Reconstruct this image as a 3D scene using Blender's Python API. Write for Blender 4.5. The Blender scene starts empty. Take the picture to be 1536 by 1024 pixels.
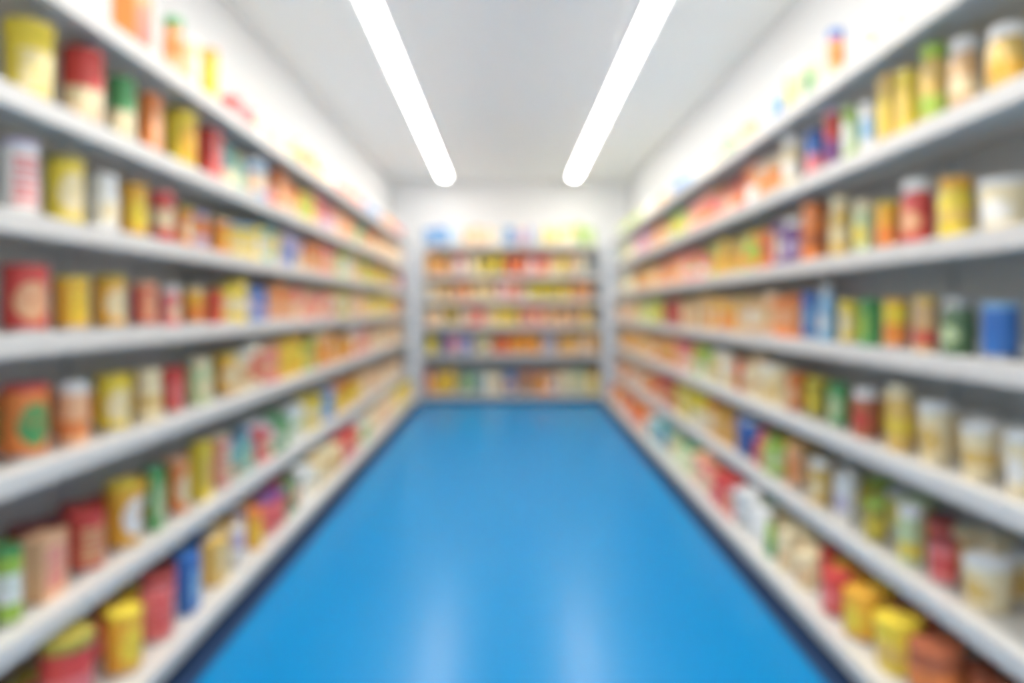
import bpy, math, random
from mathutils import Vector

# --------------------------------------------------------------------------
# basics
# --------------------------------------------------------------------------
R = random.Random(11)
SC = bpy.context.scene
COL = SC.collection

CAM_H = 1.30            # eye height
F = 1000.0              # focal length in pixels of the 1536 px wide frame
VPX, VPY = 766.0, 462.0  # where the aisle vanishes
X0 = 1.24               # half width of the aisle at the upper shelves
SPLAY = 0.014           # the side racks open very slightly towards the far end
BASE_OUT = 0.12         # the bottom deck stands further out than the shelves
DEPTH = 0.33            # depth of an upper shelf
RACK_Y0, RACK_Y1 = 0.75, 9.03
BACK_Y = 9.10           # front of the rack on the end wall
WALL_X, WALL_Y0, WALL_Y1, CEIL_Z = 1.72, -1.6, 9.75, 3.15
LIP = 0.06
# lower edge of each shelf's front rail; the two side racks are not set to quite the same heights
SIDE_Z = {-1: [0.066, 0.395, 0.821, 1.173, 1.492, 1.811, 2.150],
          1: [0.055, 0.376, 0.746, 1.100, 1.450, 1.817, 2.170]}
BACK_Z = [0.066, 0.618, 1.010, 1.364, 1.700, 2.110]


def lin(c):
    out = []
    for v in c:
        v /= 255.0
        out.append(v / 12.92 if v <= 0.04045 else ((v + 0.055) / 1.055) ** 2.4)
    return tuple(out)


PAL = {
    'red': (205, 45, 42), 'dred': (135, 32, 34), 'orange': (232, 118, 40), 'amber': (232, 165, 30),
    'yellow': (236, 208, 40), 'lime': (150, 195, 55), 'green': (52, 145, 75), 'dgreen': (46, 88, 48),
    'teal': (90, 175, 180), 'blue': (20, 90, 185), 'lblue': (120, 180, 228), 'navy': (36, 46, 115),
    'purple': (92, 48, 130), 'lav': (186, 176, 218), 'pink': (232, 110, 115), 'peach': (240, 180, 132),
    'cream': (240, 225, 186), 'white': (240, 240, 238), 'tan': (212, 168, 112), 'brown': (158, 72, 40),
    'olive': (158, 146, 40), 'grey': (165, 170, 172), 'gold': (220, 180, 84), 'pgreen': (190, 214, 160),
    'metal': (190, 190, 188),
}
for _k, _v in PAL.items():       # the printing inks are a little chalky
    if _k not in ('white', 'metal', 'cream'):
        PAL[_k] = tuple(0.83 * q + 0.17 * p for q, p in zip(_v, (236, 224, 200)))
SAY = {'dred': 'maroon', 'dgreen': 'dark-green', 'lblue': 'light-blue', 'lav': 'lavender', 'pgreen': 'pale-green',
       'gold': 'golden', 'metal': 'silver', 'teal': 'teal-green'}


def say(c):
    return SAY.get(c, c)


# --------------------------------------------------------------------------
# materials
# --------------------------------------------------------------------------
def principled(name):
    m = bpy.data.materials.new(name)
    m.use_nodes = True
    return m, m.node_tree, m.node_tree.nodes['Principled BSDF']


MATS = {}


def plain(name, rgb, rough=0.5, metal=0.0, coat=0.0, bump=0.0, scale=60.0, vary=0.04):
    """one colour with a faint procedural unevenness"""
    if name in MATS:
        return MATS[name]
    m, nt, b = principled(name)
    c = lin(rgb)
    tc = nt.nodes.new('ShaderNodeTexCoord')
    ns = nt.nodes.new('ShaderNodeTexNoise')
    ns.inputs['Scale'].default_value = scale
    ns.inputs['Detail'].default_value = 3
    nt.links.new(tc.outputs['Object'], ns.inputs['Vector'])
    mx = nt.nodes.new('ShaderNodeMix')
    mx.data_type = 'RGBA'
    mx.inputs[6].default_value = (*[max(0, v * (1 - vary)) for v in c], 1)
    mx.inputs[7].default_value = (*[min(1, v * (1 + vary)) for v in c], 1)
    nt.links.new(ns.outputs['Fac'], mx.inputs[0])
    nt.links.new(mx.outputs[2], b.inputs['Base Color'])
    b.inputs['Roughness'].default_value = rough
    b.inputs['Metallic'].default_value = metal
    b.inputs['Coat Weight'].default_value = coat
    if bump:
        bp = nt.nodes.new('ShaderNodeBump')
        bp.inputs['Strength'].default_value = bump
        bp.inputs['Distance'].default_value = 0.002
        nt.links.new(ns.outputs['Fac'], bp.inputs['Height'])
        nt.links.new(bp.outputs['Normal'], b.inputs['Normal'])
    MATS[name] = m
    return m


def colour(c):
    if c == 'metal':
        return plain('tinplate', PAL['metal'], 0.32, 0.85)
    return plain('plastic_' + say(c), PAL[c], 0.42, 0, 0.1)


def content(c):
    return plain('filled_glass_' + say(c), PAL[c], 0.3, 0, 0.8, scale=35, vary=0.14)


def printed(a, b2, pat):
    """a printed wrapper: ground colour a, patch colour b2, four printing layouts"""
    key = 'print_%s_%s_%d' % (say(a), say(b2), pat)
    if key in MATS:
        return MATS[key]
    m, nt, b = principled(key)
    N, L = nt.nodes, nt.links

    def math_(op, x, y=None):
        n = N.new('ShaderNodeMath')
        n.operation = op
        for i, v in enumerate((x, y)):
            if v is None:
                continue
            if isinstance(v, (int, float)):
                n.inputs[i].default_value = v
            else:
                L.new(v, n.inputs[i])
        return n.outputs[0]

    tc = N.new('ShaderNodeTexCoord')
    sp = N.new('ShaderNodeSeparateXYZ')
    L.new(tc.outputs['Generated'], sp.inputs[0])
    x, y, z = sp.outputs
    dx = math_('DIVIDE', math_('SUBTRACT', x, 0.5), 0.4)
    dz = math_('DIVIDE', math_('SUBTRACT', z, 0.47), 0.34)
    front = math_('LESS_THAN', y, 0.55)
    oval = math_('LESS_THAN', math_('ADD', math_('MULTIPLY', dx, dx), math_('MULTIPLY', dz, dz)), 1.0)
    if pat == 0:      # oval patch
        fac = math_('MULTIPLY', oval, front)
    elif pat == 1:    # lower half
        fac = math_('LESS_THAN', z, 0.52)
    elif pat == 2:    # belly band
        fac = math_('LESS_THAN', math_('ABSOLUTE', math_('SUBTRACT', z, 0.5)), 0.22)
    else:             # square patch with text-like rules
        sq = math_('MULTIPLY', math_('LESS_THAN', math_('ABSOLUTE', dx), 0.95), math_('LESS_THAN', math_('ABSOLUTE', dz), 1.1))
        rule = math_('GREATER_THAN', math_('FRACT', math_('MULTIPLY', z, 7.0)), 0.3)
        fac = math_('MULTIPLY', math_('MULTIPLY', sq, rule), front)
    # small picture blobs of the ground colour inside the patch
    ns = N.new('ShaderNodeTexNoise')
    ns.inputs['Scale'].default_value = 5.0
    L.new(tc.outputs['Generated'], ns.inputs['Vector'])
    blob = math_('MULTIPLY', math_('GREATER_THAN', ns.outputs['Fac'], 0.58), 0.45)
    fac = math_('MULTIPLY', fac, math_('SUBTRACT', 1.0, blob))
    mx = N.new('ShaderNodeMix')
    mx.data_type = 'RGBA'
    mx.inputs[6].default_value = (*lin(PAL[a]), 1)
    mx.inputs[7].default_value = (*lin(PAL[b2]), 1)
    L.new(fac, mx.inputs[0])
    L.new(mx.outputs[2], b.inputs['Base Color'])
    b.inputs['Roughness'].default_value = 0.45
    MATS[key] = m
    return m


def emitter(name, rgb, strength):
    m, nt, b = principled(name)
    b.inputs['Base Color'].default_value = (0.9, 0.9, 0.9, 1)
    b.inputs['Emission Color'].default_value = (*rgb, 1)
    b.inputs['Emission Strength'].default_value = strength
    return m


WALL = plain('white_wall_paint', (214, 216, 217), 0.75, bump=0.05, scale=90, vary=0.01)
WALL_END = plain('brightened_wall_paint', (238, 239, 240), 0.75, bump=0.05, scale=90, vary=0.01)  # lighter copy of the wall paint, making up for weak light there
CEIL = plain('matt_ceiling_paint', (251, 250, 246), 0.85, bump=0.05, scale=90, vary=0.01)
SHELF = plain('white_powder_coat', (208, 206, 201), 0.38, vary=0.015)
RAIL = plain('white_price_rail_plastic', (212, 209, 204), 0.3, vary=0.02)
PANEL = plain('grey_back_panel_coat', (192, 199, 204), 0.55, vary=0.03)
POST = plain('pale_post_coat', (205, 210, 216), 0.45, vary=0.02)
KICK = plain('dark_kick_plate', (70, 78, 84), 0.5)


def floor_material():
    m, nt, b = principled('blue_poured_floor')
    N, L = nt.nodes, nt.links
    tc = N.new('ShaderNodeTexCoord')
    ns = N.new('ShaderNodeTexNoise')
    ns.inputs['Scale'].default_value = 2.2
    ns.inputs['Detail'].default_value = 4
    L.new(tc.outputs['Object'], ns.inputs['Vector'])
    mx = N.new('ShaderNodeMix')
    mx.data_type = 'RGBA'
    mx.inputs[6].default_value = (*lin((0, 123, 182)), 1)
    mx.inputs[7].default_value = (*lin((0, 127, 187)), 1)
    L.new(ns.outputs['Fac'], mx.inputs[0])
    L.new(mx.outputs[2], b.inputs['Base Color'])
    b.inputs['Roughness'].default_value = 0.26
    b.inputs['Specular IOR Level'].default_value = 0.13
    return m


# --------------------------------------------------------------------------
# mesh helpers
# --------------------------------------------------------------------------
class MB:
    """collects faces and links them as one mesh object"""

    def __init__(self):
        self.v, self.f, self.mi = [], [], []

    def box(self, x0, x1, y0, y1, z0, z1, mi=0, bev=0.0):
        if x0 > x1:
            x0, x1 = x1, x0
        b = len(self.v)
        if bev <= 0:
            self.v += [(x0, y0, z0), (x1, y0, z0), (x1, y1, z0), (x0, y1, z0), (x0, y0, z1), (x1, y0, z1), (x1, y1, z1), (x0, y1, z1)]
            fs = [(0, 3, 2, 1), (4, 5, 6, 7), (0, 1, 5, 4), (1, 2, 6, 5), (2, 3, 7, 6), (3, 0, 4, 7)]
        else:
            c = min(bev, (x1 - x0) * .49, (y1 - y0) * .49, (z1 - z0) * .49)
            idx = {}
            vs = []
            for sx in (0, 1):
                for sy in (0, 1):
                    for sz in (0, 1):
                        X, Y, Z = (x0, x1)[sx], (y0, y1)[sy], (z0, z1)[sz]
                        ix, iy, iz = X + c * (1 - 2 * sx), Y + c * (1 - 2 * sy), Z + c * (1 - 2 * sz)
                        for k, p in enumerate(((X, iy, iz), (ix, Y, iz), (ix, iy, Z))):
                            idx[(sx, sy, sz, k)] = len(vs)
                            vs.append(p)
            self.v += vs
            g = lambda sx, sy, sz, k: idx[(sx, sy, sz, k)]
            fs = []
            for s in (0, 1):
                q = [(0, 0), (1, 0), (1, 1), (0, 1)]
                for k in range(3):
                    face = []
                    for a, d in q:
                        t = [a, d]
                        t.insert(k, s)
                        face.append(g(*t, k))
                    flip = (s == 0) ^ (k == 1)
                    fs.append(tuple(reversed(face)) if flip else tuple(face))
            for a in (0, 1):
                for d in (0, 1):
                    fs.append((g(a, d, 0, 0), g(a, d, 0, 1), g(a, d, 1, 1), g(a, d, 1, 0)))
                    fs.append((g(a, 0, d, 0), g(a, 0, d, 2), g(a, 1, d, 2), g(a, 1, d, 0)))
                    fs.append((g(0, a, d, 1), g(0, a, d, 2), g(1, a, d, 2), g(1, a, d, 1)))
            for sx in (0, 1):
                for sy in (0, 1):
                    for sz in (0, 1):
                        fs.append((g(sx, sy, sz, 0), g(sx, sy, sz, 1), g(sx, sy, sz, 2)))
        self.f += [tuple(b + i for i in f) for f in fs]
        self.mi += [mi] * len(fs)
        return self

    def lathe(self, prof, n=28, mi=0, wob=None):
        """turn (radius, height) pairs about the z axis; both ends are closed"""
        b = len(self.v)
        for k, (r, z) in enumerate(prof):
            for i in range(n):
                a = 2 * math.pi * i / n
                rr = r * (wob(k, i) if wob else 1)
                self.v.append((rr * math.cos(a), rr * math.sin(a), z))
        for k in range(len(prof) - 1):
            for i in range(n):
                j = (i + 1) % n
                self.f.append((b + k * n + i, b + k * n + j, b + (k + 1) * n + j, b + (k + 1) * n + i))
                self.mi.append(mi)
        self.f.append(tuple(b + i for i in reversed(range(n))))
        t = b + (len(prof) - 1) * n
        self.f.append(tuple(t + i for i in range(n)))
        self.mi += [mi, mi]
        return self

    def mesh(self, name, smooth=False):
        me = bpy.data.meshes.new(name)
        me.from_pydata(self.v, [], self.f)
        me.polygons.foreach_set('material_index', self.mi)
        me.update()
        import bmesh
        bm = bmesh.new()
        bm.from_mesh(me)
        bmesh.ops.recalc_face_normals(bm, faces=bm.faces)
        bm.to_mesh(me)
        bm.free()
        if smooth:
            me.polygons.foreach_set('use_smooth', [True] * len(me.polygons))
            me.set_sharp_from_angle(angle=math.radians(38))
        return me


def link(name, me, mats=(), parent=None):
    o = bpy.data.objects.new(name, me)
    COL.objects.link(o)
    if not me.materials:
        for m in mats:
            me.materials.append(m)
    if parent:
        o.parent = parent
    return o


def empty(name, loc, rz=0.0):
    o = bpy.data.objects.new(name, None)
    o.empty_display_size = 0.05
    COL.objects.link(o)
    o.location = loc
    o.rotation_euler = (0, 0, rz)
    return o


def tag(o, label=None, cat=None, group=None, kind=None):
    for k, v in (('label', label), ('category', cat), ('group', group), ('kind', kind)):
        if v:
            o[k] = v
    return o


# --------------------------------------------------------------------------
# the room
# --------------------------------------------------------------------------
def slab(name, dims, mat, label, cat):
    o = link(name, MB().box(*dims).mesh(name), [mat])
    return tag(o, label, cat, kind='structure')


T = 0.12
slab('floor', (-WALL_X - T, WALL_X + T, WALL_Y0 - T, WALL_Y1 + T, -0.1, 0), floor_material(), 'glossy bright blue poured floor of the aisle', 'floor')
slab('ceiling', (-WALL_X - T, WALL_X + T, WALL_Y0 - T, WALL_Y1 + T, CEIL_Z, CEIL_Z + 0.1), CEIL, 'plain pale grey ceiling carrying the two light strips', 'ceiling')
slab('wall_left', (-WALL_X - T, -WALL_X, WALL_Y0, WALL_Y1, 0, CEIL_Z), WALL, 'white wall behind the left rack', 'wall')
slab('wall_right', (WALL_X, WALL_X + T, WALL_Y0, WALL_Y1, 0, CEIL_Z), WALL, 'white wall behind the right rack', 'wall')
slab('wall_back', (-WALL_X - T, WALL_X + T, WALL_Y1, WALL_Y1 + T, 0, CEIL_Z), WALL_END, 'white end wall above the back rack', 'wall')
slab('wall_front', (-WALL_X - T, WALL_X + T, WALL_Y0 - T, WALL_Y0, 0, CEIL_Z), WALL, 'white wall behind the viewer', 'wall')


# --------------------------------------------------------------------------
# the lights
# --------------------------------------------------------------------------
DIFF = emitter('lit_diffuser', (1.0, 0.957, 0.895), 29.0)
HOUS = plain('white_light_housing', (235, 235, 235), 0.4)


def ceiling_light(xn, xf, label):
    yn, yf = -1.35, 9.2
    # the strip passes xn at y = 3.87 and ends at xf
    k = (xf - xn) / (yf - 3.87)
    x_mid, y_mid = xn + k * ((yn + yf) / 2 - 3.87), (yn + yf) / 2
    ln = (yf - yn) / 2
    t = empty('ceiling_light', (x_mid, y_mid, CEIL_Z), -math.atan(k))
    tag(t, label, 'ceiling light', 'light strips along the aisle ceiling')
    w = 0.048
    hb = MB().box(-w * 1.06, w * 1.06, -ln, ln, -0.046, -0.001, bev=0.004)
    for q in (-1, 1):      # low side skirts that shade the ceiling from the diffuser
        hb.box(q * w * 1.01, q * w * 1.06, -ln + 0.0115, ln - 0.0115, -0.0555, -0.0455)
    link('housing', hb.mesh('housing'), [HOUS], t)
    mb = MB()
    n = 24                 # a half-round glowing diffuser under the housing, with rounded ends
    ring = [(-ln + .012, .5), (-ln + .02, .8), (-ln + .045, 1), (ln - .045, 1), (ln - .02, .8), (ln - .012, .5)]
    for y, k2 in ring:
        for i in range(n):
            a = math.pi * i / (n - 1)
            mb.v.append((w * k2 * math.cos(a), y, -0.0465 - 0.02 * k2 * math.sin(a)))
    for q in range(len(ring) - 1):
        for i in range(n):
            e = (i + 1) % n
            mb.f.append((q * n + i, q * n + e, (q + 1) * n + e, (q + 1) * n + i))
    mb.f.append(tuple(range(n)))
    mb.f.append(tuple((len(ring) - 1) * n + i for i in range(n)))
    mb.mi = [0] * len(mb.f)
    tag(link('diffuser', mb.mesh('diffuser', True), [DIFF], t), 'glowing white diffuser')
    for s in (-1, 1):
        y0, y1 = sorted((s * ln, s * (ln - 0.011)))
        link('end_cap', MB().box(-w * .6, w * .6, y0, y1, -0.064, -0.047, bev=0.004).mesh('end_cap'), [HOUS], t)


ceiling_light(-0.835, -0.905, 'long glowing white light strip on the ceiling, the left of the two')
ceiling_light(0.86, 0.868, 'long glowing white light strip on the ceiling, the right of the two')


# --------------------------------------------------------------------------
# the racks
# --------------------------------------------------------------------------
def shelf_parts(root, along, frm, to, zs, sg, base_out, depth):
    """shelves of one rack. along: 'y' for the side racks (depth runs to sg*x), 'x' for the end rack (depth runs to +y)"""
    def bx(mb, d0, d1, a0, a1, z0, z1, bev=0.0):
        if along == 'y':
            return mb.box(sg * d0, sg * d1, a0, a1, z0, z1, bev=bev)
        return mb.box(a0, a1, d0, d1, z0, z1, bev=bev)
    for k, z in enumerate(zs):
        f = -base_out if k == 0 else 0.0
        mb = MB()
        bx(mb, f + 0.012, depth - 0.002, frm, to, z + 0.026, z + 0.055)
        if k:
            bx(mb, f + 0.012, f + 0.03, frm, to, z + 0.004, z + 0.026)          # folded front edge
            for q in (0.38, 0.68):
                bx(mb, depth * q, depth * q + 0.03, frm, to, z + 0.014, z + 0.026)   # stiffening channels
        sh = link('base_deck' if k == 0 else 'shelf', mb.mesh('shelf'), [SHELF], root)
        link('price_rail', bx(MB(), f, f + 0.0115, frm, to, z, z + LIP, 0.003).mesh('price_rail'), [RAIL], sh)
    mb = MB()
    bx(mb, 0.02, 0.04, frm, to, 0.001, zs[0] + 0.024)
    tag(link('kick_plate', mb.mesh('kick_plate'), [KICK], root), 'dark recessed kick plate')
    return bx


def side_rack(sg, label):
    root = empty('shelving_rack', (sg * X0, 0, 0), -sg * SPLAY)
    tag(root, label, 'shelving rack', 'racks lining the aisle')
    bx = shelf_parts(root, 'y', RACK_Y0, RACK_Y1, SIDE_Z[sg], sg, BASE_OUT, DEPTH)
    zs = SIDE_Z[sg]
    seams = [RACK_Y0] + [1.485 + 0.935 * i for i in range(9)]
    seams = [s for s in seams if s < RACK_Y1 - 0.3] + [RACK_Y1]
    for a, b in zip(seams, seams[1:]):
        link('back_panel', bx(MB(), DEPTH + 0.004, DEPTH + 0.016, a + 0.002, b - 0.002, 0.03, 2.22).mesh('back_panel'), [PANEL], root)
    for s in seams:
        w = 0.02
        c = min(max(s, RACK_Y0 + w), RACK_Y1 - w)
        mb = bx(MB(), DEPTH + 0.018, DEPTH + 0.034, c - w, c + w, 0.0, 2.24)
        link('upright', mb.mesh('upright'), [POST], root)
        if RACK_Y0 < s < RACK_Y1:
            mb = MB()
            for z0, z1 in zip(zs, zs[1:]):
                bx(mb, DEPTH - 0.012, DEPTH + 0.003, c - 0.012, c + 0.012, z0 + 0.06, z1 + 0.01)
            link('slotted_strip', mb.mesh('slotted_strip'), [PANEL], root)
    link('end_panel', bx(MB(), -0.0, DEPTH + 0.03, RACK_Y0 - 0.022, RACK_Y0 - 0.002, 0.0, 2.24, 0.004).mesh('end_panel'), [SHELF], root)
    return root


side_rack(-1, 'tall white seven-level shelving rack along the left side of the aisle')
side_rack(1, 'tall white seven-level shelving rack along the right side of the aisle')

BW = 1.235
BR = empty('shelving_rack', (0.02, BACK_Y, 0), 0)
tag(BR, 'white six-level shelving rack closing the far end of the aisle', 'shelving rack', 'racks lining the aisle')
bxb = shelf_parts(BR, 'x', -BW, BW, BACK_Z, 1, 0.0, 0.42)
for i in range(3):
    a = -BW + i * 2 * BW / 3
    link('back_panel', bxb(MB(), 0.424, 0.436, a + 0.002, a + 2 * BW / 3 - 0.002, 0.03, 2.2).mesh('back_panel'), [PANEL], BR)
for s in (-1, 1):
    a0, a1 = sorted((s * (BW + 0.003), s * (BW + 0.2)))
    tag(link('corner_post', bxb(MB(), -0.035, 0.03, a0, a1, 0.0, 2.165, 0.006).mesh('corner_post'), [POST], BR), 'pale grey corner post')


# painted shade: dark strip on the floor along the foot of each side rack
EDGE = plain('painted_foot_shade', (2, 44, 84), 0.9)
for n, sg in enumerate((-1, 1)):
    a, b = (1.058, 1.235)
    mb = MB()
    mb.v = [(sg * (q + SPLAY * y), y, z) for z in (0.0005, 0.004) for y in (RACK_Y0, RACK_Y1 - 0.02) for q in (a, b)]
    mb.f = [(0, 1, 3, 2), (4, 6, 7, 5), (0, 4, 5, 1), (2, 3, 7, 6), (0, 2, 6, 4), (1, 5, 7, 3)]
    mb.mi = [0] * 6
    tag(link('shade_strip_%d' % (n + 1), mb.mesh('foot_shade_strip'), [EDGE]), 'dark blue strip of painted shade along the foot of the %s rack' % ('left' if sg < 0 else 'right'), 'floor edging', kind='structure')


# --------------------------------------------------------------------------
# the goods: builders give (part name, mesh, role) at real size
# --------------------------------------------------------------------------
def can_parts(r, h, lid):
    b = MB().lathe([(r * .93, 0), (r * .985, 0.002), (r * .985, 0.008), (r * .955, 0.013), (r * .955, h - 0.014), (r * .985, h - 0.009), (r * .985, h - 0.004), (r * .9, h - 0.004)])
    l = MB().lathe([(r * .956, 0.015), (r * .972, 0.017), (r * .972, h - 0.019), (r * .956, h - 0.017)])
    if lid == 'metal':
        d = MB().lathe([(r * .985, h - 0.0038), (r * .985, h), (r * .93, h), (r * .91, h - 0.003), (r * .6, h - 0.003), (r * .55, h - 0.0022), (r * .2, h - 0.0022)])
    else:
        d = MB().lathe([(r * .987, h - 0.018), (r, h - 0.017), (r, h - 0.003), (r * .97, h), (r * .86, h), (r * .84, h - 0.003), (r * .3, h - 0.003)])
    return [('body', b, 'metal'), ('label', l, 'print'), ('lid', d, 'lid')]


def jar_parts(r, h, lid):
    b = MB().lathe([(r * .86, 0), (r * .96, 0.005), (r * .98, 0.014), (r * .98, h * .7), (r * .94, h * .76), (r * .82, h * .81), (r * .8, h * .84)])
    l = MB().lathe([(r * .981, h * .14), (r * .995, h * .15), (r * .995, h * .62), (r * .981, h * .63)])
    d = MB().lathe([(r * .88, h * .83), (r * .93, h * .84), (r * .93, h - 0.006), (r * .88, h), (r * .3, h)], n=36, wob=lambda k, i: 1.0 - (0.02 if (k in (1, 2) and i % 3 == 0) else 0))
    return [('body', b, 'content'), ('label', l, 'print'), ('lid', d, 'lid')]


def tub_parts(r, h, lid):
    b = MB().lathe([(r * .78, 0), (r * .82, 0.004), (r * .94, h * .84), (r * .97, h * .85), (r * .97, h * .88)])
    l = MB().lathe([(r * .838, h * .1), (r * .85, h * .11), (r * .942, h * .74), (r * .93, h * .75)])
    d = MB().lathe([(r * .975, h * .87), (r, h * .88), (r, h - 0.005), (r * .97, h), (r * .88, h), (r * .86, h - 0.004), (r * .3, h - 0.004)])
    return [('body', b, 'tub'), ('label', l, 'print'), ('lid', d, 'lid')]


def carton_parts(r, h, lid):
    w, d = r * .95, r * .7
    b = MB().box(-w, w, -d, d, 0, h, bev=0.003)
    l = MB()
    e = 0.0012
    l.box(-w - e, w + e, -d - e, -d + e * .2, h * .06, h * .94, bev=0.0005)
    l.box(-w - e, -w + e * .2, -d + e * .3, d, h * .06, h * .94)
    l.box(w - e * .2, w + e, -d + e * .3, d, h * .06, h * .94)
    f = MB().box(-w * .98, w * .98, -d * .96, d * .1, h + 0.0002, h + 0.0015)
    return [('body', b, 'flat'), ('label', l, 'print'), ('flap', f, 'flat')]


def bottle_parts(r, h, lid):
    b = MB().lathe([(r * .8, 0), (r * .9, 0.004), (r * .94, 0.015), (r * .94, h * .6), (r * .86, h * .69), (r * .55, h * .78), (r * .4, h * .83), (r * .4, h * .87)])
    l = MB().lathe([(r * .941, h * .12), (r * .955, h * .13), (r * .955, h * .55), (r * .941, h * .56)])
    d = MB().lathe([(r * .42, h * .85), (r * .5, h * .86), (r * .48, h - 0.003), (r * .42, h), (r * .1, h)], n=24)
    return [('body', b, 'content'), ('label', l, 'print'), ('cap', d, 'lid')]


def pouch_parts(r, h, lid):
    mb = MB()
    n = 28
    lv = [(0, .55, .9), (.03, .62, .93), (.18, .66, .95), (.4, .6, .95), (.62, .46, .96), (.8, .24, .97), (.9, .06, .98)]
    for zz, dd, ww in lv:
        for i in range(n):
            a = 2 * math.pi * i / n
            c, s = math.cos(a), math.sin(a)
            p = 0.55
            x = r * ww * (abs(c) ** p) * (1 if c >= 0 else -1)
            y = r * dd * (abs(s) ** (p + .3)) * (1 if s >= 0 else -1)
            mb.v.append((x, y * (1 + .05 * math.sin(5 * a + zz * 9)), h * zz))
    for k in range(len(lv) - 1):
        for i in range(n):
            j = (i + 1) % n
            mb.f.append((k * n + i, k * n + j, (k + 1) * n + j, (k + 1) * n + i))
    mb.f.append(tuple(reversed(range(n))))
    mb.f.append(tuple((len(lv) - 1) * n + i for i in range(n)))
    mb.mi = [0] * len(mb.f)
    sl = MB()
    for i in range(5):
        z = h * .9 + h * .02 * i
        sl.box(-r * .99, r * .99, -r * .05 + (0.0012 if i % 2 else 0), r * .05, z + 0.0002, z + h * .02)
    return [('body', mb, 'print'), ('top_seal', sl, 'flat')]


BUILD = {'can': can_parts, 'jar': jar_parts, 'tub': tub_parts, 'carton': carton_parts, 'bottle': bottle_parts, 'pouch': pouch_parts}
NAME = {'can': 'food_can', 'jar': 'food_jar', 'tub': 'food_tub', 'carton': 'food_carton', 'bottle': 'food_bottle', 'pouch': 'food_pouch'}
CACHE = {}


def meshes(kind, r, h, lid, whole):
    key = (kind, round(r / .004), round(h / .008), (lid == 'metal') if kind == 'can' else 0, whole)
    if key not in CACHE:
        parts = BUILD[kind](key[1] * .004, key[2] * .008, lid)
        if whole:
            one = MB()
            roles = []
            for i, (nm, mb, role) in enumerate(parts):
                b = len(one.v)
                one.v += mb.v
                one.f += [tuple(b + q for q in f) for f in mb.f]
                one.mi += [i] * len(mb.f)
                roles.append(role)
            me = one.mesh(NAME[kind], True)
            for _ in roles:
                me.materials.append(None)
            CACHE[key] = (me, roles)
        else:
            out = []
            for nm, mb, role in parts:
                me = mb.mesh(kind + '_' + nm, True)
                me.materials.append(None)
                out.append((nm, me, role))
            CACHE[key] = out
    return CACHE[key]


def role_mat(role, a, b, lid, pat):
    if role == 'metal':
        return colour('metal')
    if role == 'print':
        return printed(a, b, pat)
    if role == 'lid':
        return colour(lid)
    if role == 'content':
        return content(a)
    if role == 'tub':
        return colour(a)
    return colour(a)


ITEMS = []      # dictionaries; labels are written once everything stands


def place(kind, a, b, lid, pat, r, h, pos, rz, rack, shelf, order, far, row=0):
    ITEMS.append(dict(kind=kind, a=a, b=b, lid=lid, pat=pat, r=r, h=h, pos=pos, rz=rz, rack=rack, shelf=shelf, order=order, far=far, row=row))


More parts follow.
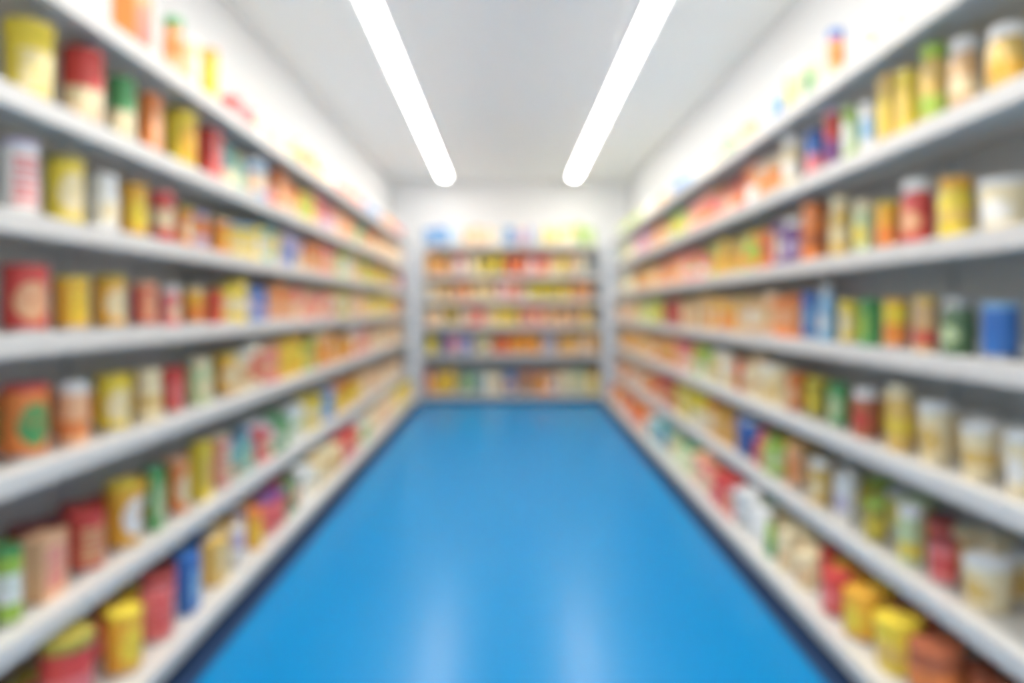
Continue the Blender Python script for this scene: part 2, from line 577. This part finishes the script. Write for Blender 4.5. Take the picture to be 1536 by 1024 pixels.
# --------------------------------------------------------------------------
# what stands where, read off the photograph shelf by shelf:
# x0, x1, top y (pixels), kind letter, ground colour, patch colour, lid colour, printing layout
# --------------------------------------------------------------------------
KL = {'c': 'can', 'j': 'jar', 't': 'tub', 'b': 'carton', 'o': 'bottle', 'p': 'pouch', '?': None}
LEFT = [
    # bottom deck
    """50 148 945 t red pink olive 2|155 215 915 c amber yellow yellow 0|208 262 868 c pink red dred 3|265 300 830 b blue lblue blue 0|300 345 808 b gold cream cream 3
|345 368 790 c lav white white 1|367 395 762 j amber yellow orange 0|395 420 728 c red pink purple 0|414 449 702 p dgreen green green 1|449 464 695 ? cream white white 0
|464 504 668 ? gold cream cream 0|506 534 628 ? red pink red 0|534 549 618 ? pgreen green white 0|550 584 600 ? peach cream cream 0|584 609 580 ? yellow amber yellow 0""",
    """0 24 822 c lime white green 2|28 98 803 b peach pink dred 3|100 160 768 c red tan red 3|157 212 722 c amber white yellow 0|215 250 700 p green pgreen green 0
|250 285 688 c orange cream peach 0|285 318 662 b yellow gold yellow 0|318 345 652 c pink cream cream 3|345 367 638 o teal pgreen lblue 1|367 402 628 c pink red white 2
|404 426 602 ? green pgreen green 0|426 449 596 ? white pgreen white 0|449 474 592 ? cream yellow yellow 0|474 492 582 ? blue lblue white 0|499 534 566 ? amber yellow orange 0|534 604 545 ? peach cream tan 0""",
    """0 75 578 c orange green red 0|82 135 572 j peach orange white 1|142 195 563 c yellow cream yellow 0|200 243 555 j cream gold cream 2|245 273 552 c red pink red 0
|278 318 538 j pgreen cream cream 0|322 356 530 c amber cream yellow 0|358 380 535 c cream red white 2|384 406 532 ? pink orange peach 0|411 441 522 ? amber yellow yellow 0
|444 464 512 ? lime yellow yellow 0|468 520 506 ? orange amber cream 0|524 546 500 ? pink peach white 0|546 604 490 ? peach cream tan 0""",
    """0 75 398 c red peach red 0|78 135 414 c amber yellow yellow 3|138 190 414 c amber cream olive 0|195 238 422 c red peach peach 3|240 270 430 j pink cream white 0
|273 307 432 c amber orange cream 1|308 335 437 b red orange red 0|337 370 437 c yellow cream yellow 0|370 397 440 b blue lav blue 0|399 436 430 ? orange peach tan 0
|441 489 428 ? pink peach tan 0|492 519 436 ? olive yellow yellow 0|522 544 440 ? peach cream cream 0|546 584 442 ? yellow gold yellow 0|584 604 448 ? orange tan tan 0""",
    """0 60 213 c white pink lav 3|65 128 238 c yellow cream olive 0|132 178 262 j white cream white 0|178 222 277 c amber yellow amber 0|224 262 290 c red cream pink 2
|265 288 314 c orange cream yellow 0|288 311 318 j orange lav lav 1|313 345 328 c orange amber cream 0|345 384 333 b yellow cream lblue 1|384 394 345 ? teal white teal 0|394 414 355 ? yellow lime yellow 0
|416 444 352 ? lav blue lav 0|449 474 348 ? orange tan orange 0|476 494 365 ? pink red pink 0|497 516 376 ? lime yellow yellow 0|517 533 380 ? peach tan cream 0|534 554 392 ? lime yellow green 0
|555 584 402 ? gold yellow orange 0|584 604 412 ? purple pink red 0""",
    """0 86 36 t yellow cream yellow 3|90 158 76 c red cream red 1|159 205 120 c green cream green 1|208 243 142 b orange peach amber 0|244 296 150 c yellow amber yellow 0
|297 333 194 b red pink red 3|335 365 210 p teal pgreen teal 1|366 388 230 c lblue yellow white 1|392 412 246 ? red pink red 0|414 437 256 ? orange peach tan 0|441 464 282 ? yellow lime yellow 0
|466 492 288 ? pink lav pink 0|494 516 306 ? orange peach peach 0|522 540 320 ? green pgreen green 0|540 562 330 ? orange tan orange 0|562 604 346 ? peach cream tan 0""",
    """168 228 -20 b orange red orange 0|243 277 15 j orange peach green 1|280 297 62 c pgreen white white 0|298 329 74 c amber yellow orange 0|331 363 98 c red pink pink 0|366 384 130 j pgreen white white 0
|394 420 150 ? orange peach peach 0|424 444 180 ? lime pgreen yellow 0|454 474 202 ? amber peach orange 0|478 498 230 ? cream white white 0|500 538 254 ? peach pink white 0|540 562 272 ? blue lblue white 0|568 594 300 ? orange peach tan 0|596 618 322 ? red pink pink 0""",
]
RIGHT = [
    """1345 1460 966 c brown orange brown 2|1308 1385 925 t yellow gold yellow 0|1263 1325 885 c amber yellow amber 0|1230 1283 858 c red pink red 0|1190 1232 828 t cream tan cream 0
|1166 1194 795 j cream tan cream 0|1146 1166 780 p lime green green 1|1113 1140 752 ? white grey white 0|1078 1113 720 ? red pink red 0|1048 1078 698 ? pink cream peach 0|1018 1046 668 ? pgreen cream green 0|978 1003 620 ? teal blue white 0
|943 975 598 ? orange red orange 0""",
    """1440 1525 838 t cream gold white 0|1393 1440 808 c pink red dred 2|1345 1388 760 j pgreen yellow white 1|1296 1332 750 j olive yellow lime 2|1250 1290 714 t white lav white 0|1212 1250 690 j gold cream white 0
|1178 1211 662 c peach orange amber 0|1150 1176 640 o lime pgreen lime 1|1138 1150 650 ? pink red pink 0|1111 1137 630 ? blue navy white 0|1068 1108 606 ? amber gold orange 0|1028 1063 592 ? yellow olive yellow 0|988 1015 566 ? red orange red 0|940 985 540 ? peach orange cream 0""",
    """1505 1570 650 t cream white white 0|1440 1500 635 t cream gold white 2|1375 1435 605 t cream gold white 0|1328 1374 578 j gold yellow cream 2|1278 1324 585 j brown red white 0|1243 1275 576 c green pgreen green 0
|1210 1242 568 c olive yellow yellow 0|1180 1208 562 c orange peach orange 0|1154 1178 553 j cream gold white 0|1128 1150 552 ? cream tan tan 0|1108 1128 545 ? red brown orange 0|1078 1106 534 ? cream gold white 0|1046 1076 520 ? lime yellow yellow 0|1020 1044 516 ? pink peach pink 0
|985 1018 505 ? orange gold tan 0|940 983 494 ? amber peach tan 0""",
    """1470 1532 455 c blue blue lblue 0|1412 1465 446 j dgreen pgreen grey 0|1368 1410 443 j tan red gold 1|1325 1365 450 c yellow orange amber 1|1290 1322 450 b green lime green 0|1258 1290 450 c yellow cream yellow 0
|1226 1256 424 o lblue white white 0|1205 1225 438 c blue lblue blue 0|1168 1205 432 b orange peach amber 0|1150 1168 438 c peach tan cream 0|1113 1150 438 ? tan cream gold 0|1073 1109 440 ? amber orange tan 0|1030 1068 436 ? tan cream gold 0
|1003 1024 440 ? dred red pink 0|962 1000 442 ? lime yellow tan 0|938 960 450 ? peach tan cream 0""",
    """1465 1550 270 t cream white white 0|1406 1462 270 j yellow gold amber 2|1352 1402 272 j red peach white 0|1314 1352 305 c amber orange yellow 1|1281 1312 300 j pgreen yellow cream 0|1243 1281 297 j gold cream cream 2|1201 1242 303 j orange brown orange 2
|1165 1200 315 j purple lav white 3|1145 1164 340 c red orange orange 0|1110 1144 340 ? lime orange yellow 0|1073 1108 350 ? gold amber yellow 0|1038 1070 368 ? pink lime orange 0|992 1030 374 ? orange peach pink 0|956 990 392 ? gold orange tan 0|930 955 402 ? pgreen cream tan 0""",
    """1478 1545 40 j gold amber white 2|1421 1473 60 j tan cream white 2|1379 1424 70 j gold lime lime 1|1346 1378 105 b yellow gold gold 0|1319 1347 112 b gold yellow yellow 0|1290 1316 155 c white lblue white 2|1263 1289 160 c lime white pgreen 0
|1238 1262 165 c red purple lav 1|1210 1236 198 b blue pink blue 1|1172 1208 205 j cream white white 2|1145 1171 224 c tan orange white 0|1103 1144 240 ? orange red peach 0|1066 1100 262 ? pink orange peach 0|1046 1064 284 ? pink peach white 0|1012 1044 300 ? lime yellow green 0
|986 1010 320 ? orange amber tan 0|960 984 336 ? lav pink pink 0|930 958 352 ? pgreen grey cream 0""",
    """1398 1432 -60 ? white cream white 0|1340 1380 -20 j white pgreen white 0|1290 1312 38 j pgreen white white 0|1240 1268 46 j orange peach blue 1|1205 1228 92 c pgreen green white 0|1178 1202 102 c cream yellow white 0|1150 1172 118 b lblue blue white 0|1118 1142 150 ? tan peach orange 0|1083 1103 182 ? pgreen green green 0
|1058 1080 200 ? cream tan white 0|1013 1038 242 ? lblue blue white 0|988 1010 262 ? tan peach cream 0|968 986 280 ? white cream white 0|936 966 296 ? pgreen lime yellow 0""",
]
BACK = [   # end rack, bottom to top: x0 x1 ground patch lid
    "635 648 pink peach pink|648 684 amber yellow yellow|690 712 green pgreen green|713 725 teal grey white|725 752 cream tan cream|754 776 blue navy blue|778 802 brown tan orange|804 836 orange amber amber|838 858 cream tan tan|860 879 pgreen green green|880 903 yellow cream amber",
    "638 658 olive yellow yellow|660 669 blue navy blue|670 690 lav pink lav|690 710 blue lav blue|712 737 olive cream pgreen|738 765 orange red red|765 812 amber orange orange|813 836 lav grey lav|838 900 amber tan gold",
    "638 664 cream peach tan|665 688 olive gold yellow|690 698 tan cream peach|699 726 red pink pink|727 741 cream peach peach|742 778 yellow gold yellow|780 816 pink peach pink|817 868 peach tan tan|870 892 yellow gold gold|892 903 tan peach tan",
    "636 676 gold tan tan|678 706 orange tan orange|707 742 gold cream tan|744 782 pink peach peach|784 792 tan cream cream|793 836 olive yellow gold|837 860 yellow gold yellow|861 903 orange tan tan",
    "636 676 gold orange tan|677 700 red pink pink|701 716 cream tan cream|717 756 yellow olive yellow|757 822 red orange orange|823 837 peach cream tan|838 850 olive yellow lime|851 862 orange tan tan|863 882 grey cream tan|883 903 yellow olive yellow",
    "626 665 blue lblue lblue|668 688 lblue white white|692 736 peach cream peach|738 752 cream white white|754 775 blue lblue lblue|776 790 pink lav white|791 803 lav lblue white|812 840 cream yellow cream|841 860 peach cream pink|861 892 lime pgreen yellow",
]
FAR_KINDS = ['can'] * 5 + ['jar'] * 3 + ['carton'] * 3 + ['tub'] * 2 + ['pouch'] * 2 + ['bottle']
FAR_D = 5.2       # beyond this a packet is too small in view to show its parts
NEAR_D = 3.3


def ordered(tbl):
    out = []
    for e in tbl.replace('\n', '').split('|'):
        t = e.split()
        out.append((float(t[0]), float(t[1]), float(t[2]), KL[t[3]], t[4], t[5], t[6], int(t[7])))
    return out


def side_items(sg, tables, rack):
    for k, tbl in enumerate(tables):
        front = X0 - (BASE_OUT if k == 0 else 0)
        zs = SIDE_Z[sg]
        surf = zs[k] + 0.0552
        gap = (zs[k + 1] + 0.012 - surf) if k < 6 else 0.5
        ents = ordered(tbl)
        ents.sort(key=lambda e: sg * (VPX - (e[0] + e[1]) / 2))
        edge, order, nearest = 0.0, 0, None
        setback = 0.055
        width_max = 0.145

        def put(kind, a, b, lid, pat, r, h, d, row=0, extra=0.0):
            nonlocal order
            dep = setback + r + extra
            xx = sg * (front + dep + SPLAY * d)
            lean = R.uniform(8, 34) if kind not in ('carton', 'pouch') else R.uniform(-4, 7)
            rz = (math.radians(90 - lean) if sg < 0 else math.radians(-90 + lean))
            place(kind, a, b, lid, pat, r, h, (xx, d, surf), rz, rack, k, order, d > FAR_D, row)
            order += 1

        fill = []
        for e in ents:
            x0, x1, yt, kind, a, b, lid, pat = e
            u = abs((x0 + x1) / 2 - VPX) / F - SPLAY
            r = 0.055
            for _ in range(6):
                d = (front + setback + r) / u
                r = min(width_max / 2, max(0.03, (x1 - x0) * 0.97 / F * d / math.sqrt(1 + (u + SPLAY) ** 2) / 2))
            if kind is None or d > NEAR_D:
                fill.append(e)
                continue
            h = CAM_H + (VPY - yt) / F * d - surf
            h = min(max(h, 0.085), gap - 0.035, 0.27)
            d = max(d, edge + r + 0.004)
            put(kind, a, b, lid, pat, r, h, d)
            edge = d + r
        # carry the row on to the far corner with the colours the photo shows there
        d = edge + 0.05
        while True:
            kind = R.choice(FAR_KINDS)
            r = R.uniform(0.05, 0.066) if d < 4.5 else R.uniform(0.058, 0.078)
            d += r + R.uniform(0.012, 0.05) + 0.012 * max(0, d - 3.5)
            if k == 6:
                d += R.uniform(0.0, 0.12)
            if d + r > RACK_Y1 - 0.1:
                break
            x = VPX + sg * (front + setback + r + SPLAY * d) / d * F
            e = min(fill, key=lambda q: max(q[0] - x, x - q[1], 0)) if fill else ents[-1]
            a, b, lid = e[4], e[5], e[6]
            if max(e[0] - x, x - e[1], 0) > 9 and d > 4 and R.random() < 0.5:
                a = R.choice(['cream', 'peach', 'tan', 'gold', 'pgreen'])
            q = R.random()
            if q < 0.14:
                a, b = b, a
            elif q < 0.52 and k < 6:
                b = R.choice(['cream', 'cream', 'peach', 'white', 'tan'])
            elif q < 0.3 and k == 6:
                a, b, lid = R.choice(['white', 'cream']), a, 'white'
            h_hi = min(gap - 0.05, 0.245) if k < 6 else 0.17
            h = R.uniform(0.74, 1.0) * h_hi
            if e[3] and d < NEAR_D + 1.0 and R.random() < 0.6:
                kind = e[3]
            put(kind, a, b, lid, R.choice([0, 0, 1, 2, 2, 3]), r, h, d)
            d += r
        # a second row behind the first, seen over the front row on the low shelves
        if k <= 2:
            d = 1.75
            order = 0
            hints = [e for e in ents]
            while d < (5.0 if k < 2 else 3.6):
                r = R.uniform(0.045, 0.054)
                d += r + R.uniform(0.02, 0.06)
                x = VPX + sg * (front + setback + 0.15 + r + SPLAY * d) / d * F
                e = min(hints, key=lambda q: max(q[0] - x, x - q[1], 0))
                kind = R.choice(['can', 'can', 'jar', 'tub', 'can'])
                put(kind, e[4], e[5], R.choice([e[6], e[4]]), R.choice([0, 2, 3]), r, R.uniform(0.13, 0.17) if k else R.uniform(0.12, 0.15), d, 1, 0.152)
                d += r


def back_items():
    for k, tbl in enumerate(BACK):
        surf = BACK_Z[k] + 0.0552
        gap = (BACK_Z[k + 1] + 0.012 - surf) if k < 5 else 0.34
        order = 0
        edge = -9
        for e in tbl.split('|'):
            x0, x1, a, b, lid = e.split()
            d = BACK_Y + 0.07
            xa, xb = (float(x0) - VPX) / F * d - 0.0, (float(x1) - VPX) / F * d
            n = max(1, round((xb - xa) / 0.15))
            w = (xb - xa) / n
            for i in range(n):
                r = max(0.035, min(0.085, w / 2 - 0.005))
                cx = max(xa + (i + 0.5) * w, edge + r + 0.003)
                if cx + r > 0.02 + BW - 0.01:
                    continue
                cx = max(cx, 0.02 - BW + r + 0.005)
                edge = cx + r
                kind = R.choice(FAR_KINDS)
                h = min(gap - 0.04, 0.32 if k == 0 else 0.29) * R.uniform(0.84, 1.0)
                if k == 5:
                    h = R.uniform(0.22, 0.28)
                aa, bb = (a, b) if R.random() < 0.92 else (b, a)
                if R.random() < 0.25 and k < 5:
                    bb = R.choice(['cream', 'peach', 'white'])
                place(kind, aa, bb, lid, R.choice([0, 0, 1, 2, 3]), r, h, (cx, d + r, surf), math.radians(R.uniform(-6, 6)), 'back', k, order, True)
                order += 1


side_items(-1, LEFT, 'left')
side_items(1, RIGHT, 'right')
back_items()

# --------------------------------------------------------------------------
# labels: by look first, then neighbours, then the place along the row
# --------------------------------------------------------------------------
ORD = 'first second third fourth fifth sixth seventh eighth ninth tenth eleventh twelfth thirteenth fourteenth fifteenth sixteenth seventeenth eighteenth nineteenth'.split()
TENS = {2: 'twent', 3: 'thirt', 4: 'fort', 5: 'fift'}


def ordinal(n):
    if n <= 19:
        return ORD[n - 1]
    t, u = divmod(n, 10)
    return TENS[t] + 'ieth' if u == 0 else TENS[t] + 'y-' + ORD[u - 1]


def shelf_word(it):
    top = 5 if it['rack'] == 'back' else 6
    k = it['shelf']
    s = 'bottom shelf' if k == 0 else 'top shelf' if k == top else ORD[k] + ' shelf up'
    return '%s rack %s' % (it['rack'], s)


def look(it):
    a, b, lid, kind = say(it['a']), say(it['b']), say(it['lid']), it['kind']
    if kind in ('jar', 'tub'):
        return '%s %s with %s lid' % (a, kind, lid)
    if kind == 'bottle':
        return '%s bottle with %s cap' % (a, lid)
    if a == b:
        return 'plain %s %s' % (a, kind)
    word = {0: 'oval patch', 1: 'lower half', 2: 'band', 3: 'striped panel'}[it['pat']]
    if kind == 'carton' or kind == 'pouch' or kind == 'can':
        return '%s %s with %s %s' % (a, kind, b, word)


def short(it):
    return '%s %s' % (say(it['a']), it['kind'])


rows = {}
for it in ITEMS:
    rows.setdefault((it['rack'], it['shelf'], it['row']), []).append(it)
for row in rows.values():
    row.sort(key=lambda t: t['order'])
    for i, it in enumerate(row):
        it['prev'] = row[i - 1] if i else None
        it['next'] = row[i + 1] if i + 1 < len(row) else None
        it['n'] = i + 1


def count(f):
    c = {}
    for it in ITEMS:
        c[f(it)] = c.get(f(it), 0) + 1
    return c


def c1(t): return look(t)
def c2(t): return '%s, %s%s' % (look(t), 'behind front row of ' if t['row'] else 'on ', shelf_word(t))


def c3(t):
    p, n = t['prev'], t['next']
    where = 'between %s and %s' % (short(p), short(n)) if p and n else 'beside ' + short(p or n)
    return '%s %s%s, %s' % (look(t), where, ' behind' if t['row'] else '', shelf_word(t))


def c4(t):
    side = 'left end' if t['rack'] == 'back' else 'near end'
    return '%s, %s %sfrom %s, %s' % (look(t), ordinal(t['n']), 'rear-row ' if t['row'] else '', side, shelf_word(t))


n2, n3 = count(c2), count(c3)
CATS = {'can': 'can', 'jar': 'jar', 'tub': 'tub', 'carton': 'carton', 'bottle': 'bottle', 'pouch': 'pouch'}
for it in ITEMS:
    if n2[c2(it)] == 1:
        it['label'] = c2(it)
    elif n3[c3(it)] == 1 and len(c3(it).split()) <= 16:
        it['label'] = c3(it)
    else:
        it['label'] = c4(it)

for it in ITEMS:
    kind = it['kind']
    group = '%s on the %s' % ({'carton': 'cartons', 'pouch': 'pouches'}.get(kind, kind + 's'), shelf_word(it).replace(' rack ', ' rack, '))
    x, y, z = it['pos']
    if it['far']:
        me, roles = meshes(kind, it['r'], it['h'], it['lid'], True)
        o = bpy.data.objects.new(NAME[kind], me)
        COL.objects.link(o)
        o.location, o.rotation_euler = (x, y, z), (0, 0, it['rz'])
        for i, role in enumerate(roles):
            o.material_slots[i].link = 'OBJECT'
            o.material_slots[i].material = role_mat(role, it['a'], it['b'], it['lid'], it['pat'])
    else:
        o = empty(NAME[kind], (x, y, z), it['rz'])
        for nm, me, role in meshes(kind, it['r'], it['h'], it['lid'], False):
            p = bpy.data.objects.new(nm, me)
            COL.objects.link(p)
            p.parent = o
            p.material_slots[0].link = 'OBJECT'
            p.material_slots[0].material = role_mat(role, it['a'], it['b'], it['lid'], it['pat'])
            if nm in ('lid', 'cap') and it['lid'] != it['a']:
                p['label'] = '%s %s' % (say(it['lid']), nm)
    tag(o, it['label'], CATS[kind], group)
cnt = {}
for it in ITEMS:
    cnt[it['kind']] = cnt.get(it['kind'], 0) + 1
print('ITEMS', len(ITEMS), cnt, 'distinct labels', len({i['label'] for i in ITEMS}), 'longest', max(len(i['label'].split()) for i in ITEMS))

# --------------------------------------------------------------------------
# camera and colour management
# --------------------------------------------------------------------------
cd = bpy.data.cameras.new('camera')
cam = bpy.data.objects.new('camera', cd)
COL.objects.link(cam)
cam.location = (0, 0, CAM_H)
cam.rotation_euler = (math.radians(90), 0, 0)
cd.sensor_width = 36
cd.lens = 36 * F / 1536
cd.shift_x = (768 - VPX) / 1536
cd.shift_y = -(512 - VPY) / 1536
cd.clip_start = 0.02
cd.clip_end = 60
cd.dof.use_dof = True                 # the whole picture is out of focus: the lens is set very close
cd.dof.focus_distance = 0.20
cd.dof.aperture_fstop = 4.1
SC.camera = cam

w = bpy.data.worlds.new('world')
w.use_nodes = True
w.node_tree.nodes['Background'].inputs[0].default_value = (0.8, 0.85, 0.9, 1)
w.node_tree.nodes['Background'].inputs[1].default_value = 0.2
SC.world = w
SC.view_settings.view_transform = 'Standard'
SC.view_settings.look = 'None'
SC.view_settings.exposure = 0.58
SC.view_settings.gamma = 1.0
SC.view_settings.use_curve_mapping = False
SC.cycles.use_denoising = True
SC.cycles.max_bounces = 10
SC.cycles.diffuse_bounces = 6
